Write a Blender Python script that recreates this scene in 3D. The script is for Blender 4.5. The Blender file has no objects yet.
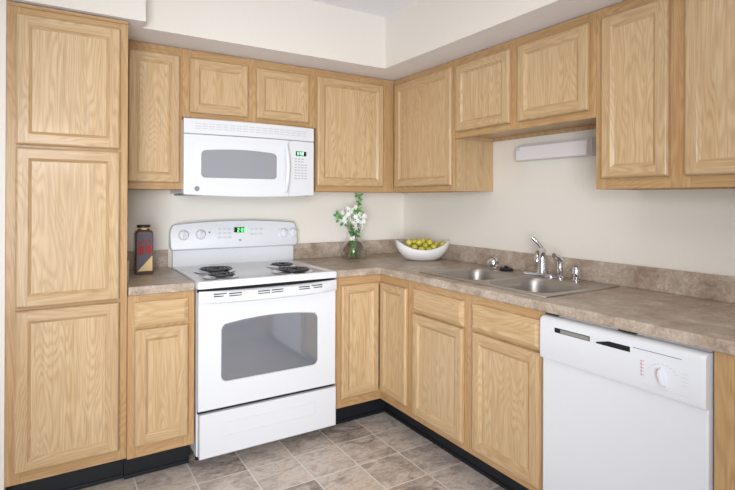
import bpy, bmesh, math, random
from mathutils import Vector, Matrix
random.seed(7)
SC = bpy.context.scene
COL = SC.collection
PI = math.pi

# ------------------------------------------------------------ camera
cam_d = bpy.data.cameras.new('camera')
cam = bpy.data.objects.new('camera', cam_d)
COL.objects.link(cam)
F_PX, CX, CY = 502.5, 360.85, 199.12
YAW, PIT, ROL = 0.5477, 0.0015, -0.0036
cam_d.sensor_fit = 'HORIZONTAL'
cam_d.sensor_width = 36.0
cam_d.lens = F_PX / 735 * 36.0
cam_d.shift_x = (367.5 - CX) / 735
cam_d.shift_y = -(245 - CY) / 735
cam_d.clip_start = 0.05
_f = Vector((math.sin(YAW) * math.cos(PIT), math.cos(YAW) * math.cos(PIT), math.sin(PIT)))
_r = Vector((math.cos(YAW), -math.sin(YAW), 0))
_u = _r.cross(_f)
_r2 = _r * math.cos(ROL) + _u * math.sin(ROL) * -1
_u2 = _f.cross(_r2) * -1
_m = Matrix((_r2, _u2, -_f)).transposed().to_4x4()
_m.translation = Vector((-2.2674, -3.0937, 1.3098))
cam.matrix_world = _m
SC.camera = cam

# ------------------------------------------------------------ world and lights
w = bpy.data.worlds.new('daylight')
SC.world = w
w.use_nodes = True
w.node_tree.nodes['Background'].inputs[0].default_value = (0.93, 0.96, 1.0, 1)
w.node_tree.nodes['Background'].inputs[1].default_value = 0.42


def area(name, loc, target, sx, sy, power, col=(1, 1, 1)):
    d = bpy.data.lights.new(name, 'AREA')
    d.shape = 'RECTANGLE'
    d.size, d.size_y, d.energy, d.color = sx, sy, power, col
    o = bpy.data.objects.new(name, d)
    COL.objects.link(o)
    o.location = loc
    o.rotation_euler = (Vector(target) - Vector(loc)).to_track_quat('-Z', 'Y').to_euler()
    return o


area('ceiling_lamp_light', (-1.75, -1.9, 2.40), (-1.75, -1.9, 0), 1.2, 0.6, 6, (1.0, 0.91, 0.78))
k = area('front_fill_light', (-2.95, -3.9, 1.05), (-0.68, 0.0, 1.0), 1.4, 1.5, 23.5, (0.93, 0.965, 1.0))  # added soft fill behind the camera, aimed low at the back corner
k.data.spread = math.radians(70)
area('bounce_fill_light', (-2.3, -3.2, 1.75), (-1.9, -2.3, 2.43), 0.5, 0.5, 12, (0.98, 0.98, 1.0))  # added upward fill, brightens the ceiling and softly the floor

SC.view_settings.view_transform = 'Standard'
SC.view_settings.look = 'None'
SC.view_settings.gamma = 1
SC.view_settings.use_curve_mapping = False
SC.view_settings.exposure = 0.0


# ------------------------------------------------------------ materials
def srgb(r, g, b):
    def c(v):
        v /= 255.0
        return v / 12.92 if v <= 0.04045 else ((v + 0.055) / 1.055) ** 2.4
    return (c(r), c(g), c(b), 1)


def mat(name, col, rough=0.5, metal=0.0, spec=0.5, coat=0.0, trans=0.0, ior=1.45, emit=None, estr=0):
    m = bpy.data.materials.new(name)
    m.use_nodes = True
    b = m.node_tree.nodes['Principled BSDF']
    b.inputs['Base Color'].default_value = col
    b.inputs['Roughness'].default_value = rough
    b.inputs['Metallic'].default_value = metal
    b.inputs['Specular IOR Level'].default_value = spec
    b.inputs['Coat Weight'].default_value = coat
    b.inputs['Coat Roughness'].default_value = 0.1
    b.inputs['Transmission Weight'].default_value = trans
    b.inputs['IOR'].default_value = ior
    if emit:
        b.inputs['Emission Color'].default_value = emit
        b.inputs['Emission Strength'].default_value = estr
    return m


class NT:
    def __init__(s, m):
        s.t = m.node_tree
        s.b = s.t.nodes['Principled BSDF']

    def n(s, typ, **kw):
        o = s.t.nodes.new(typ)
        for k, v in kw.items():
            setattr(o, k, v)
        return o

    def l(s, a, b):
        s.t.links.new(a, b)

    def math(s, op, a, b=None, c=None):
        o = s.n('ShaderNodeMath', operation=op)
        for i, v in enumerate((a, b, c)):
            if v is None:
                continue
            if isinstance(v, (int, float)):
                o.inputs[i].default_value = v
            else:
                s.l(v, o.inputs[i])
        return o.outputs[0]

    def noise(s, vec, scale, detail=3, rough=0.5, dist=0.0):
        o = s.n('ShaderNodeTexNoise')
        o.inputs['Scale'].default_value = scale
        o.inputs['Detail'].default_value = detail
        o.inputs['Roughness'].default_value = rough
        o.inputs['Distortion'].default_value = dist
        s.l(vec, o.inputs['Vector'])
        return o.outputs['Fac']

    def ramp(s, fac, stops):
        o = s.n('ShaderNodeValToRGB')
        e = o.color_ramp.elements
        while len(e) < len(stops):
            e.new(0.5)
        for i, (p, c) in enumerate(stops):
            e[i].position = p
            e[i].color = c
        s.l(fac, o.inputs[0])
        return o.outputs[0]

    def mix(s, fac, a, b, mode='MIX'):
        o = s.n('ShaderNodeMix', data_type='RGBA', blend_type=mode)
        for i, v in ((0, fac), (6, a), (7, b)):
            if isinstance(v, (int, float)):
                o.inputs[i].default_value = v
            elif isinstance(v, tuple):
                o.inputs[i].default_value = v
            else:
                s.l(v, o.inputs[i])
        return o.outputs[2]

    def coords(s, scale=(1, 1, 1), rnd=True, kind='Object'):
        tc = s.n('ShaderNodeTexCoord')
        mp = s.n('ShaderNodeMapping')
        mp.inputs['Scale'].default_value = scale
        src = tc.outputs[kind]
        if rnd:
            oi = s.n('ShaderNodeObjectInfo')
            mu = s.n('ShaderNodeVectorMath', operation='SCALE')
            mu.inputs[0].default_value = (17.3, 11.7, 23.1)
            s.l(oi.outputs['Random'], mu.inputs['Scale'])
            ad = s.n('ShaderNodeVectorMath', operation='ADD')
            s.l(src, ad.inputs[0])
            s.l(mu.outputs[0], ad.inputs[1])
            src = ad.outputs[0]
        s.l(src, mp.inputs['Vector'])
        return mp.outputs[0]

    def bump(s, h, strength=0.2, dist=0.002):
        o = s.n('ShaderNodeBump')
        o.inputs['Strength'].default_value = strength
        o.inputs['Distance'].default_value = dist
        s.l(h, o.inputs['Height'])
        s.l(o.outputs[0], s.b.inputs['Normal'])


def oak(name, vertical=True, light=(205, 177, 138), mid=(194, 163, 122), dark=(161, 121, 82), freq=1.0, contrast=1.0):
    m = mat(name, (1, 1, 1, 1), 0.38, coat=0.15)
    t = NT(m)
    # long axis is compressed: cathedral figure follows the boards
    sc = (8.5 * freq, 8.5 * freq, 1.0) if vertical else (1.0, 1.0, 8.5 * freq)
    v = t.coords(sc)
    n1 = t.noise(v, 1.0, 2.0, 0.45, 0.15)
    s1 = t.math('SINE', t.math('MULTIPLY', n1, 185.0))
    s1 = t.math('MULTIPLY_ADD', s1, 0.5, 0.5)
    s1 = t.math('POWER', s1, 1.6)
    v2 = t.coords((150, 150, 5) if vertical else (5, 5, 150))
    pores = t.noise(v2, 1.0, 2.0, 0.6)
    v3 = t.coords((55, 55, 1.6) if vertical else (1.6, 1.6, 55))
    st = t.noise(v3, 1.0, 3.0, 0.6)
    base = t.ramp(st, [(0.36, srgb(*mid)), (0.62, srgb(*light))])
    brk = t.math('MULTIPLY', s1, t.math('MULTIPLY_ADD', pores, 2.6, -0.75))
    c = t.mix(t.math('MULTIPLY', brk, 0.58 * contrast), base, srgb(*dark))
    pr = t.ramp(pores, [(0.34, (1, 1, 1, 1)), (0.48, (0, 0, 0, 1))])
    c = t.mix(t.math('MULTIPLY', pr, 0.36), c, srgb(*[int(x * 0.86) for x in dark]))
    big = t.noise(t.coords((2.2, 2.2, 1.1)), 1.0, 1.0)
    c = t.mix(t.ramp(big, [(0.35, (0, 0, 0, 1)), (0.75, (0.3, 0.3, 0.3, 1))]), c, srgb(*[int(x * 0.95) for x in mid]))
    t.l(c, t.b.inputs['Base Color'])
    t.bump(pores, 0.08, 0.0006)
    return m


OAK_V = oak('oak_upright_grain')
OAK_H = oak('oak_level_grain', False)
PANEL = oak('oak_panel_figure', True, (211, 184, 146), (200, 170, 128), (162, 123, 82), 0.9, 1.0)
FRAME_V = oak('oak_frame_upright', True, (195, 161, 117), (186, 148, 102), (153, 110, 68))
FRAME_H = oak('oak_frame_level', False, (195, 161, 117), (186, 148, 102), (153, 110, 68))
PANEL_H = oak('oak_drawer_figure', False, (210, 181, 141), (199, 167, 123), (166, 125, 82), 0.9)

WHITE = mat('white_enamel', srgb(222, 224, 229), 0.22, coat=0.3)
WHITE2 = mat('white_plastic', srgb(220, 222, 227), 0.4)
WHITE_G = mat('white_marking_grey', srgb(170, 172, 178), 0.5)
GREYW = mat('pale_grey_plastic', srgb(200, 202, 208), 0.45)
COILM = mat('heating_coil_metal', srgb(58, 57, 60), 0.28, 0.6)
PADM = mat('faint_pad', srgb(208, 209, 216), 0.45)
BLACK = mat('black_gap', srgb(22, 22, 24), 0.6)
BLACKR = mat('black_rubber', srgb(24, 27, 33), 0.45)
CHROME = mat('polished_chrome', srgb(215, 215, 218), 0.12, 1.0)
DARKG = mat('dark_seam_grey', srgb(120, 122, 128), 0.5)
CERAM = mat('white_ceramic', srgb(240, 240, 240), 0.15, coat=0.5)
RED = mat('red_print', srgb(196, 60, 52), 0.5)
MARK_RED = mat('pink_print', srgb(205, 140, 145), 0.5)
LCD = mat('display_window', srgb(6, 40, 18), 0.2)
LCD_ON = mat('display_digits', srgb(60, 200, 90), 0.4, emit=(0.25, 1.0, 0.35, 1), estr=1.6)
LCD_PALE = mat('display_digits_pale', srgb(200, 255, 220), 0.4, emit=(0.55, 1.0, 0.75, 1), estr=0.9)


def speck(name, cols, scale, rough=0.4, bump=0.0, detail=6, coat=0.0, fine=0.25):
    m = mat(name, (1, 1, 1, 1), rough, coat=coat)
    t = NT(m)
    v = t.coords((1, 1, 1), rnd=False)
    a = t.noise(v, scale, detail, 0.62, 0.4)
    b = t.noise(v, scale * 7, 3, 0.7)
    f = t.math('ADD', t.math('MULTIPLY', a, 1 - fine), t.math('MULTIPLY', b, fine))
    k = len(cols)
    st = [(0.36 + 0.28 * i / (k - 1), srgb(*c)) for i, c in enumerate(cols)]
    t.l(t.ramp(f, st), t.b.inputs['Base Color'])
    if bump:
        t.bump(b, bump, 0.001)
    return m


LAMINATE = speck('stone_laminate', [(146, 127, 111), (169, 151, 135), (184, 169, 154), (206, 195, 182)], 13, 0.33, fine=0.38)
WALLM = speck('painted_wall', [(231, 226, 217), (233, 228, 219)], 60, 0.75, 0.06)
CEILM = speck('textured_soffit_paint', [(240, 240, 245), (245, 245, 250)], 90, 0.85, 0.35)
SOFFM = speck('soffit_paint', [(225, 220, 212), (227, 222, 214)], 60, 0.8, 0.05)


def floor_mat():
    m = mat('slate_look_vinyl', (1, 1, 1, 1), 0.42)
    t = NT(m)
    P = 0.241
    tc = t.n('ShaderNodeTexCoord')
    mp = t.n('ShaderNodeMapping')
    mp.inputs['Location'].default_value = (1.461 / P + 40, 0.731 / P + 40, 0)
    mp.inputs['Scale'].default_value = (1 / P, 1 / P, 1)
    t.l(tc.outputs['Object'], mp.inputs['Vector'])
    sx = t.n('ShaderNodeSeparateXYZ')
    t.l(mp.outputs[0], sx.inputs[0])
    fx, fy = t.math('FRACT', sx.outputs[0]), t.math('FRACT', sx.outputs[1])
    ex = t.math('MINIMUM', fx, t.math('SUBTRACT', 1.0, fx))
    ey = t.math('MINIMUM', fy, t.math('SUBTRACT', 1.0, fy))
    e = t.math('MINIMUM', ex, ey)
    grout = t.math('LESS_THAN', e, 0.012)
    # per-tile random number shifts the veining
    cx, cy = t.math('FLOOR', sx.outputs[0]), t.math('FLOOR', sx.outputs[1])
    cb = t.n('ShaderNodeCombineXYZ')
    t.l(cx, cb.inputs[0]); t.l(cy, cb.inputs[1])
    wn = t.n('ShaderNodeTexWhiteNoise', noise_dimensions='3D')
    t.l(cb.outputs[0], wn.inputs['Vector'])
    off = t.n('ShaderNodeVectorMath', operation='SCALE')
    t.l(wn.outputs['Color'], off.inputs[0]); off.inputs['Scale'].default_value = 30
    ad = t.n('ShaderNodeVectorMath', operation='ADD')
    t.l(mp.outputs[0], ad.inputs[0]); t.l(off.outputs[0], ad.inputs[1])
    st = t.n('ShaderNodeMapping')
    st.inputs['Rotation'].default_value = (0, 0, 0.6)
    st.inputs['Scale'].default_value = (1.0, 1.9, 1)
    t.l(ad.outputs[0], st.inputs['Vector'])
    a = t.noise(st.outputs[0], 1.5, 8, 0.6, 1.3)
    b = t.noise(st.outputs[0], 9.0, 5, 0.7, 0.4)
    f = t.math('ADD', t.math('MULTIPLY', a, 0.62), t.math('MULTIPLY', b, 0.38))
    f = t.math('ADD', f, t.math('MULTIPLY_ADD', wn.outputs['Value'], 0.10, -0.05))
    c = t.ramp(f, [(0.36, srgb(140, 128, 121)), (0.44, srgb(176, 164, 156)), (0.51, srgb(200, 189, 180)), (0.58, srgb(222, 212, 203)), (0.64, srgb(204, 183, 162)), (0.70, srgb(216, 204, 191))])
    c = t.mix(grout, c, srgb(236, 230, 222))
    t.l(c, t.b.inputs['Base Color'])
    t.bump(b, 0.12, 0.002)
    return m


FLOORM = floor_mat()


def brushed():
    m = mat('brushed_stainless', srgb(186, 180, 174), 0.4, 1.0)
    t = NT(m)
    n = t.noise(t.coords((8, 300, 8), rnd=False), 1.0, 2)
    t.l(t.math('MULTIPLY_ADD', n, 0.2, 0.3), t.b.inputs['Roughness'])
    t.bump(n, 0.03, 0.0005)
    return m


STEEL = brushed()


def oven_glass_mat():
    m = mat('grey_oven_glass', srgb(116, 119, 127), 0.06, 0.0, 0.9, coat=1.0)
    b = m.node_tree.nodes['Principled BSDF']
    b.inputs['Coat Roughness'].default_value = 0.03
    b.inputs['Coat IOR'].default_value = 2.0
    return m


OVENG = oven_glass_mat()
MWG = mat('grey_microwave_screen', srgb(150, 152, 158), 0.15, 0, 0.6, coat=0.6)
GLASS = mat('clear_glass', (1, 1, 1, 1), 0.0, trans=1.0, ior=1.45)
WATER = mat('water', (1, 1, 1, 1), 0.0, trans=1.0, ior=1.33)
PETAL = mat('white_petal', srgb(240, 242, 238), 0.6)
LEAFM = mat('leaf_green', srgb(72, 128, 66), 0.5)
LEAF2 = mat('pale_leaf_green', srgb(120, 168, 96), 0.5)
STEMM = mat('stem_green', srgb(96, 140, 70), 0.5)
PASTA = speck('layered_dry_beans', [(60, 52, 58), (84, 74, 84), (110, 96, 90)], 90, 0.5)
CREAM = mat('cream_label', srgb(222, 192, 140), 0.5)
DKLID = mat('dark_brown_lid', srgb(50, 32, 30), 0.4)
LENS = mat('frosted_lens', srgb(232, 230, 232), 0.35)


def fruit_mat():
    m = mat('yellow_green_skin', (1, 1, 1, 1), 0.35)
    t = NT(m)
    n = t.noise(t.coords((1, 1, 1)), 22, 3)
    t.l(t.ramp(n, [(0.3, srgb(162, 154, 48)), (0.55, srgb(200, 190, 76)), (0.75, srgb(220, 212, 112))]), t.b.inputs['Base Color'])
    return m


FRUIT = fruit_mat()

# ------------------------------------------------------------ mesh builder
W = {}


class MB:
    """Collects shapes in world metres and links them as one mesh object."""

    def __init__(s):
        s.bm = bmesh.new()

    def poly(s, pts, mi=0):
        vs = [s.bm.verts.new(p) for p in pts]
        f = s.bm.faces.new(vs)
        f.material_index = mi
        return f

    def loft(s, loops, closed=True, cap0=False, cap1=False, mi=0, mis=None):
        L = [[s.bm.verts.new(p) for p in lp] for lp in loops]
        n = len(L[0])
        for k in range(len(L) - 1):
            for i in range(n if closed else n - 1):
                j = (i + 1) % n
                f = s.bm.faces.new((L[k][i], L[k][j], L[k + 1][j], L[k + 1][i]))
                f.material_index = mis[k] if mis else mi
        if cap0:
            s.bm.faces.new(L[0]).material_index = mi
        if cap1:
            s.bm.faces.new(list(reversed(L[-1]))).material_index = mi
        return s

    def box(s, a, b, bev=0.0, mi=0, seg=2):
        x0, x1 = sorted((a[0], b[0])); y0, y1 = sorted((a[1], b[1])); z0, z1 = sorted((a[2], b[2]))
        t = bmesh.new()
        c = [t.verts.new((x, y, z)) for x in (x0, x1) for y in (y0, y1) for z in (z0, z1)]
        for q in ((0, 1, 3, 2), (4, 6, 7, 5), (0, 4, 5, 1), (2, 3, 7, 6), (0, 2, 6, 4), (1, 5, 7, 3)):
            t.faces.new([c[i] for i in q])
        if bev:
            bmesh.ops.bevel(t, geom=t.edges[:], offset=bev, segments=seg, affect='EDGES', profile=0.5)
        s.merge(t, mi)
        return s

    def merge(s, t, mi=None, M=None):
        mp = {}
        for v in t.verts:
            mp[v] = s.bm.verts.new(M @ v.co if M else v.co)
        for f in t.faces:
            try:
                g = s.bm.faces.new([mp[v] for v in f.verts])
                g.material_index = f.material_index if mi is None else mi
                g.smooth = f.smooth
            except ValueError:
                pass
        t.free()

    def lathe(s, prof, c, n=32, axis='z', mi=0, cap=True):
        loops = []
        for r, h in prof:
            lp = []
            for i in range(n):
                a = 2 * PI * i / n
                if axis == 'z':
                    p = (c[0] + r * math.cos(a), c[1] + r * math.sin(a), c[2] + h)
                elif axis == 'y':   # h grows towards -y
                    p = (c[0] + r * math.cos(a), c[1] - h, c[2] + r * math.sin(a))
                else:               # h grows towards -x
                    p = (c[0] - h, c[1] + r * math.cos(a), c[2] + r * math.sin(a))
                lp.append(p)
            loops.append(lp)
        s.loft(loops, True, cap, cap, mi)
        return s

    def tube(s, pts, r, n=10, mi=0, cap=True):
        pts = [Vector(p) for p in pts]
        rs = r if isinstance(r, (list, tuple)) else [r] * len(pts)
        loops = []
        up = None
        for i, p in enumerate(pts):
            d = (pts[min(i + 1, len(pts) - 1)] - pts[max(i - 1, 0)]).normalized()
            if up is None:
                up = Vector((0, 0, 1)) if abs(d.z) < 0.9 else Vector((1, 0, 0))
            a = d.cross(up).normalized()
            b = a.cross(d).normalized()
            up = b
            loops.append([p + (a * math.cos(2 * PI * k / n) + b * math.sin(2 * PI * k / n)) * rs[i] for k in range(n)])
        s.loft(loops, True, cap, cap, mi)
        return s

    def build(s, name, mats, parent=None, smooth=False, bevel=0.0, weld=False):
        bm = s.bm
        if weld:
            bmesh.ops.remove_doubles(bm, verts=bm.verts[:], dist=1e-5)
        bmesh.ops.recalc_face_normals(bm, faces=bm.faces[:])
        off = W.get(parent.name, Vector((0, 0, 0))) if parent else Vector((0, 0, 0))
        if parent is None and getattr(s, 'origin', None):
            off = Vector(s.origin)
        bmesh.ops.translate(bm, vec=-off, verts=bm.verts[:])
        if smooth:
            for f in bm.faces:
                f.smooth = True
        me = bpy.data.meshes.new(name)
        bm.to_mesh(me)
        bm.free()
        for m in (mats if isinstance(mats, (list, tuple)) else [mats]):
            me.materials.append(m)
        if smooth:
            me.set_sharp_from_angle(angle=math.radians(38))
        o = bpy.data.objects.new(name, me)
        COL.objects.link(o)
        if parent:
            o.parent = parent
        else:
            o.location = off
        W[o.name] = off
        if bevel:
            b = o.modifiers.new('edge', 'BEVEL')
            b.width = bevel
            b.segments = 3
            b.limit_method = 'ANGLE'
            b.angle_limit = math.radians(40)
            b.harden_normals = False
        return o


def thing(name, loc, label, cat, group=None):
    o = bpy.data.objects.new(name, None)
    o.empty_display_size = 0.1
    COL.objects.link(o)
    o.location = loc
    W[o.name] = Vector(loc)
    tag(o, label, cat, group)
    return o


def tag(o, label, cat, group=None):
    o['label'] = label
    o['category'] = cat
    if group:
        o['group'] = group
    return o


def struct(mb, name, m, **k):
    o = mb.build(name, m, **k)
    o['kind'] = 'structure'
    return o


# run frames: u runs to the viewer's right along the run, n is the distance out of the wall
def BACK(u, n, z):
    return (u, -n, z)


def RIGHT(u, n, z):
    return (-n, -u, z)


def fbox(mb, run, u0, u1, n0, n1, z0, z1, bev=0.0, mi=0, seg=2):
    return mb.box(run(u0, n0, z0), run(u1, n1, z1), bev, mi, seg)


ZT, ZB, ZO, ZM = 2.1132, 1.3624, 1.662, 1.748      # tops and bottoms of the wall cabinets
ZTK, ZC, ZCT = 0.1376, 0.8734, 0.914               # toe kick, counter underside, counter top
DU, DB, DC, DP = 0.3145, 0.6198, 0.6324, 0.603

# ------------------------------------------------------------ the room
CEIL = 2.43
XL = -2.437
struct(MB().box((XL - 0.1, 0, -0.02), (0.1, 0.1, CEIL)), 'wall_back', WALLM)
struct(MB().box((0, -4.4, -0.02), (0.1, 0, CEIL)), 'wall_right', WALLM)
struct(MB().box((XL - 0.1, -0.60, -0.02), (XL, 0, CEIL)), 'wall_left', WALLM)
struct(MB().box((-4.8, -4.4, -0.06), (0.1, 0.1, 0)), 'floor', FLOORM)
struct(MB().box((-4.8, -4.4, CEIL), (0.1, 0.1, CEIL + 0.08)), 'ceiling', CEILM)
# soffit: one L-shaped mass over the wall cabinets, deeper over the pantry
SO = 0.535
mb = MB()
pl = [(XL, 0), (0, 0), (0, -4.4), (-SO, -4.4), (-SO, -SO), (-1.915, -SO), (-1.915, -0.632), (XL, -0.632)]
z0 = ZT + 0.004
bot = [mb.bm.verts.new((x, y, z0)) for x, y in pl]
top = [mb.bm.verts.new((x, y, CEIL)) for x, y in pl]
mb.bm.faces.new(bot).material_index = 1
mb.bm.faces.new(top)
for i in range(len(pl)):
    j = (i + 1) % len(pl)
    mb.bm.faces.new((bot[i], bot[j], top[j], top[i]))
so = mb.build('trim_1', [SOFFM, CEILM])
so['kind'] = 'structure'


# ------------------------------------------------------------ cabinets
def door(parent, run, u0, u1, z0, z1, n, name='door', th=0.02, fw=0.043, mats=None):
    """Frame-and-panel oak door with chamfered outer edge and a sloped moulding round the flat panel."""
    n = n + 0.002                    # stands off on its bumpers
    sm = 0.013                       # sloped lip width
    ch = 0.008

    def rect(i, nn):
        return [run(u0 + i, nn, z0 + i), run(u1 - i, nn, z0 + i), run(u1 - i, nn, z1 - i), run(u0 + i, nn, z1 - i)]
    mb = MB()
    loops = [rect(0, n), rect(0, n + th - ch), rect(ch * 0.45, n + th - ch * 0.35), rect(ch, n + th)]
    L = [[mb.bm.verts.new(p) for p in lp] for lp in loops]
    for k in range(3):
        for i in range(4):
            j = (i + 1) % 4
            f = mb.bm.faces.new((L[k][i], L[k][j], L[k + 1][j], L[k + 1][i]))
            f.material_index = 0 if i in (1, 3) else 1
    mb.bm.faces.new(L[0]).material_index = 0
    ni = n + th
    a0, a1, b0, b1 = u0 + ch, u1 - ch, z0 + ch, z1 - ch
    c0, c1, d0, d1 = u0 + fw, u1 - fw, z0 + fw, z1 - fw
    mb.poly([run(a0, ni, b0), run(c0, ni, b0), run(c0, ni, b1), run(a0, ni, b1)], 0)
    mb.poly([run(c1, ni, b0), run(a1, ni, b0), run(a1, ni, b1), run(c1, ni, b1)], 0)
    mb.poly([run(c0, ni, b0), run(c1, ni, b0), run(c1, ni, d0), run(c0, ni, d0)], 1)
    mb.poly([run(c0, ni, d1), run(c1, ni, d1), run(c1, ni, b1), run(c0, ni, b1)], 1)
    lip = [rect(fw, ni), rect(fw + 0.003, ni - 0.002), rect(fw + sm, ni - 0.010)]
    L = [[mb.bm.verts.new(p) for p in lp] for lp in lip]
    for k in range(2):
        for i in range(4):
            j = (i + 1) % 4
            f = mb.bm.faces.new((L[k][i], L[k][j], L[k + 1][j], L[k + 1][i]))
            f.material_index = 0 if i in (1, 3) else 1
    d = mb.build(name, [OAK_V, OAK_H], parent, weld=True)
    p = MB()
    q = fw + sm
    p.poly([run(u0 + q, ni - 0.010, z0 + q), run(u1 - q, ni - 0.010, z0 + q), run(u1 - q, ni - 0.010, z1 - q), run(u0 + q, ni - 0.010, z1 - q)])
    p.poly([run(u0 + q, ni - 0.014, z0 + q), run(u1 - q, ni - 0.014, z0 + q), run(u1 - q, ni - 0.014, z1 - q), run(u0 + q, ni - 0.014, z1 - q)])
    W[d.name] = W[parent.name]
    p.build('panel', PANEL, d)
    return d


def drawer(parent, run, u0, u1, z0, z1, n, th=0.02):
    """Slab drawer front with a wide chamfer all round."""
    def rect(i, nn):
        return [run(u0 + i, nn, z0 + i), run(u1 - i, nn, z0 + i), run(u1 - i, nn, z1 - i), run(u0 + i, nn, z1 - i)]
    mb = MB()
    mb.loft([rect(0, n), rect(0, n + th - 0.012), rect(0.004, n + th - 0.009), rect(0.018, n + th - 0.001), rect(0.021, n + th)], True, True, True)
    return mb.build('drawer_front', PANEL_H, parent)


def cabinet(run, u0, u1, z0, z1, nf, label, stiles, rails, name='wall_cabinet', nb=0.003, top=True, toe=True, group=None, bott=True, side0=True, side1=True):
    """Carcass with a face frame. stiles: list of (ua, ub); rails: list of (ua, ub, za, zb)."""
    zb0 = z0
    loc = run((u0 + u1) / 2, nf / 2, 0 if name != 'wall_cabinet' else z0)
    t = thing(name, loc, label, 'cabinet', group)
    ft = 0.019
    mb = MB()
    if side0:
        fbox(mb, run, u0, u0 + 0.012, nb, nf - ft, z0, z1)
    if side1:
        fbox(mb, run, u1 - 0.012, u1, nb, nf - ft, z0, z1)
    fbox(mb, run, u0 + 0.012, u1 - 0.012, nb, nb + 0.006, z0, z1)
    if bott:
        fbox(mb, run, u0 + 0.012, u1 - 0.012, nb + 0.006, nf - ft, z0 + 0.02, z0 + 0.034)
    if top:
        fbox(mb, run, u0 + 0.012, u1 - 0.012, nb + 0.006, nf - ft, z1 - 0.014, z1)
    mb.build('carcass', OAK_V, t)
    mb = MB()
    for a, b in stiles:
        fbox(mb, run, a, b, nf - ft, nf, z0, z1, 0.001, 0, 1)
    for a, b, c, d in rails:
        fbox(mb, run, a, b, nf - ft, nf - 0.0004, c, d, 0.001, 1, 1)
    mb.build('face_frame', [FRAME_V, FRAME_H], t)
    if name != 'wall_cabinet' and toe:
        mb = MB()
        fbox(mb, run, u0, u1, nf - 0.115, nf - 0.105, 0.001, z0, 0, 0)
        fbox(mb, run, u0, u1, nf - 0.105, nf - 0.098, 0.001, 0.018, 0.003, 0)
        mb.build('toe_kick', BLACKR, t)
    return t


S = 0.038
# pantry
c = cabinet(BACK, XL + 0.001, -1.985, ZTK, ZT - 0.002, DP, 'tall oak pantry cabinet with three stacked doors beside the left wall',
            [(XL + 0.001, -2.385), (-2.03, -1.985)],
            [(-2.385, -2.03, ZTK, 0.21), (-2.385, -2.03, 0.82, 0.88), (-2.385, -2.03, 1.49, 1.56), (-2.385, -2.03, 2.05, ZT - 0.002)], 'pantry_cabinet')
door(c, BACK, -2.403, -2.018, 1.532, 2.068, DP + 0.0005)
door(c, BACK, -2.403, -2.018, 0.862, 1.520, DP + 0.0005)
door(c, BACK, -2.403, -2.018, 0.186, 0.849, DP + 0.0005)
mb = MB()
mb.box((XL + 0.001, -DP - 0.006, ZT - 0.016), (-1.983, -DP - 0.0002, ZT - 0.001), 0.002)
mb.build('top_moulding', FRAME_H, c)

# back wall cabinets
c = cabinet(BACK, -1.982, -1.690, ZB, ZT, DU, 'narrow oak wall cabinet with one door, between the pantry and the microwave',
            [(-1.982, -1.945), (-1.73, -1.690)], [(-1.945, -1.73, ZB, 1.41), (-1.945, -1.73, 2.05, ZT)])
door(c, BACK, -1.955, -1.703, 1.396, 2.068, DU + 0.0005)
c = cabinet(BACK, -1.689, -0.899, ZM, ZT, DU, 'short oak wall cabinet with two doors, directly above the microwave',
            [(-1.689, -1.64), (-1.345, -1.27), (-0.965, -0.899)],
            [(-1.64, -1.345, ZM, 1.79), (-1.64, -1.345, 2.05, ZT), (-1.27, -0.965, ZM, 1.79), (-1.27, -0.965, 2.05, ZT)])
door(c, BACK, -1.651, -1.331, 1.774, 2.066, DU + 0.0005)
door(c, BACK, -1.281, -0.952, 1.774, 2.066, DU + 0.0005)
c = cabinet(BACK, -0.898, -0.003, ZB, ZT, DU, 'oak wall cabinet with one wide door, between the microwave and the corner of the walls',
            [(-0.898, -0.88), (-0.425, -0.3155)], [(-0.88, -0.425, ZB, 1.41), (-0.88, -0.425, 2.05, ZT)])
door(c, BACK, -0.894, -0.409, 1.396, 2.067, DU + 0.0005)

# right wall cabinets (u = -y)
c = cabinet(RIGHT, 0.3155, 0.915, ZB, ZT, DU, 'oak wall cabinet nearest the corner on the right wall, with its side exposed below',
            [(0.3155, 0.37), (0.89, 0.915)], [(0.37, 0.89, ZB, 1.41), (0.37, 0.89, 2.05, ZT)])
door(c, RIGHT, 0.352, 0.905, 1.396, 2.072, DU + 0.0005)
c = cabinet(RIGHT, 0.916, 1.797, ZO, ZT, DU, 'short oak wall cabinet with two doors, raised above the sink and the light',
            [(0.916, 0.955), (1.325, 1.40), (1.76, 1.797)],
            [(0.955, 1.325, ZO, 1.71), (0.955, 1.325, 2.05, ZT), (1.40, 1.76, ZO, 1.71), (1.40, 1.76, 2.05, ZT)])
door(c, RIGHT, 0.944, 1.335, 1.696, 2.068, DU + 0.0005)
door(c, RIGHT, 1.388, 1.771, 1.696, 2.068, DU + 0.0005)
c = cabinet(RIGHT, 1.798, 2.50, ZB - 0.004, ZT, DU, 'tall oak wall cabinet at the right edge of the photo, above the dishwasher',
            [(1.798, 1.85), (2.08, 2.17), (2.42, 2.50)],
            [(1.85, 2.08, ZB - 0.004, 1.42), (1.85, 2.08, 2.05, ZT), (2.17, 2.42, ZB - 0.004, 1.42), (2.17, 2.42, 2.05, ZT)])
door(c, RIGHT, 1.831, 2.098, 1.402, 2.068, DU + 0.0005)
door(c, RIGHT, 2.154, 2.421, 1.402, 2.068, DU + 0.0005)

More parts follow.
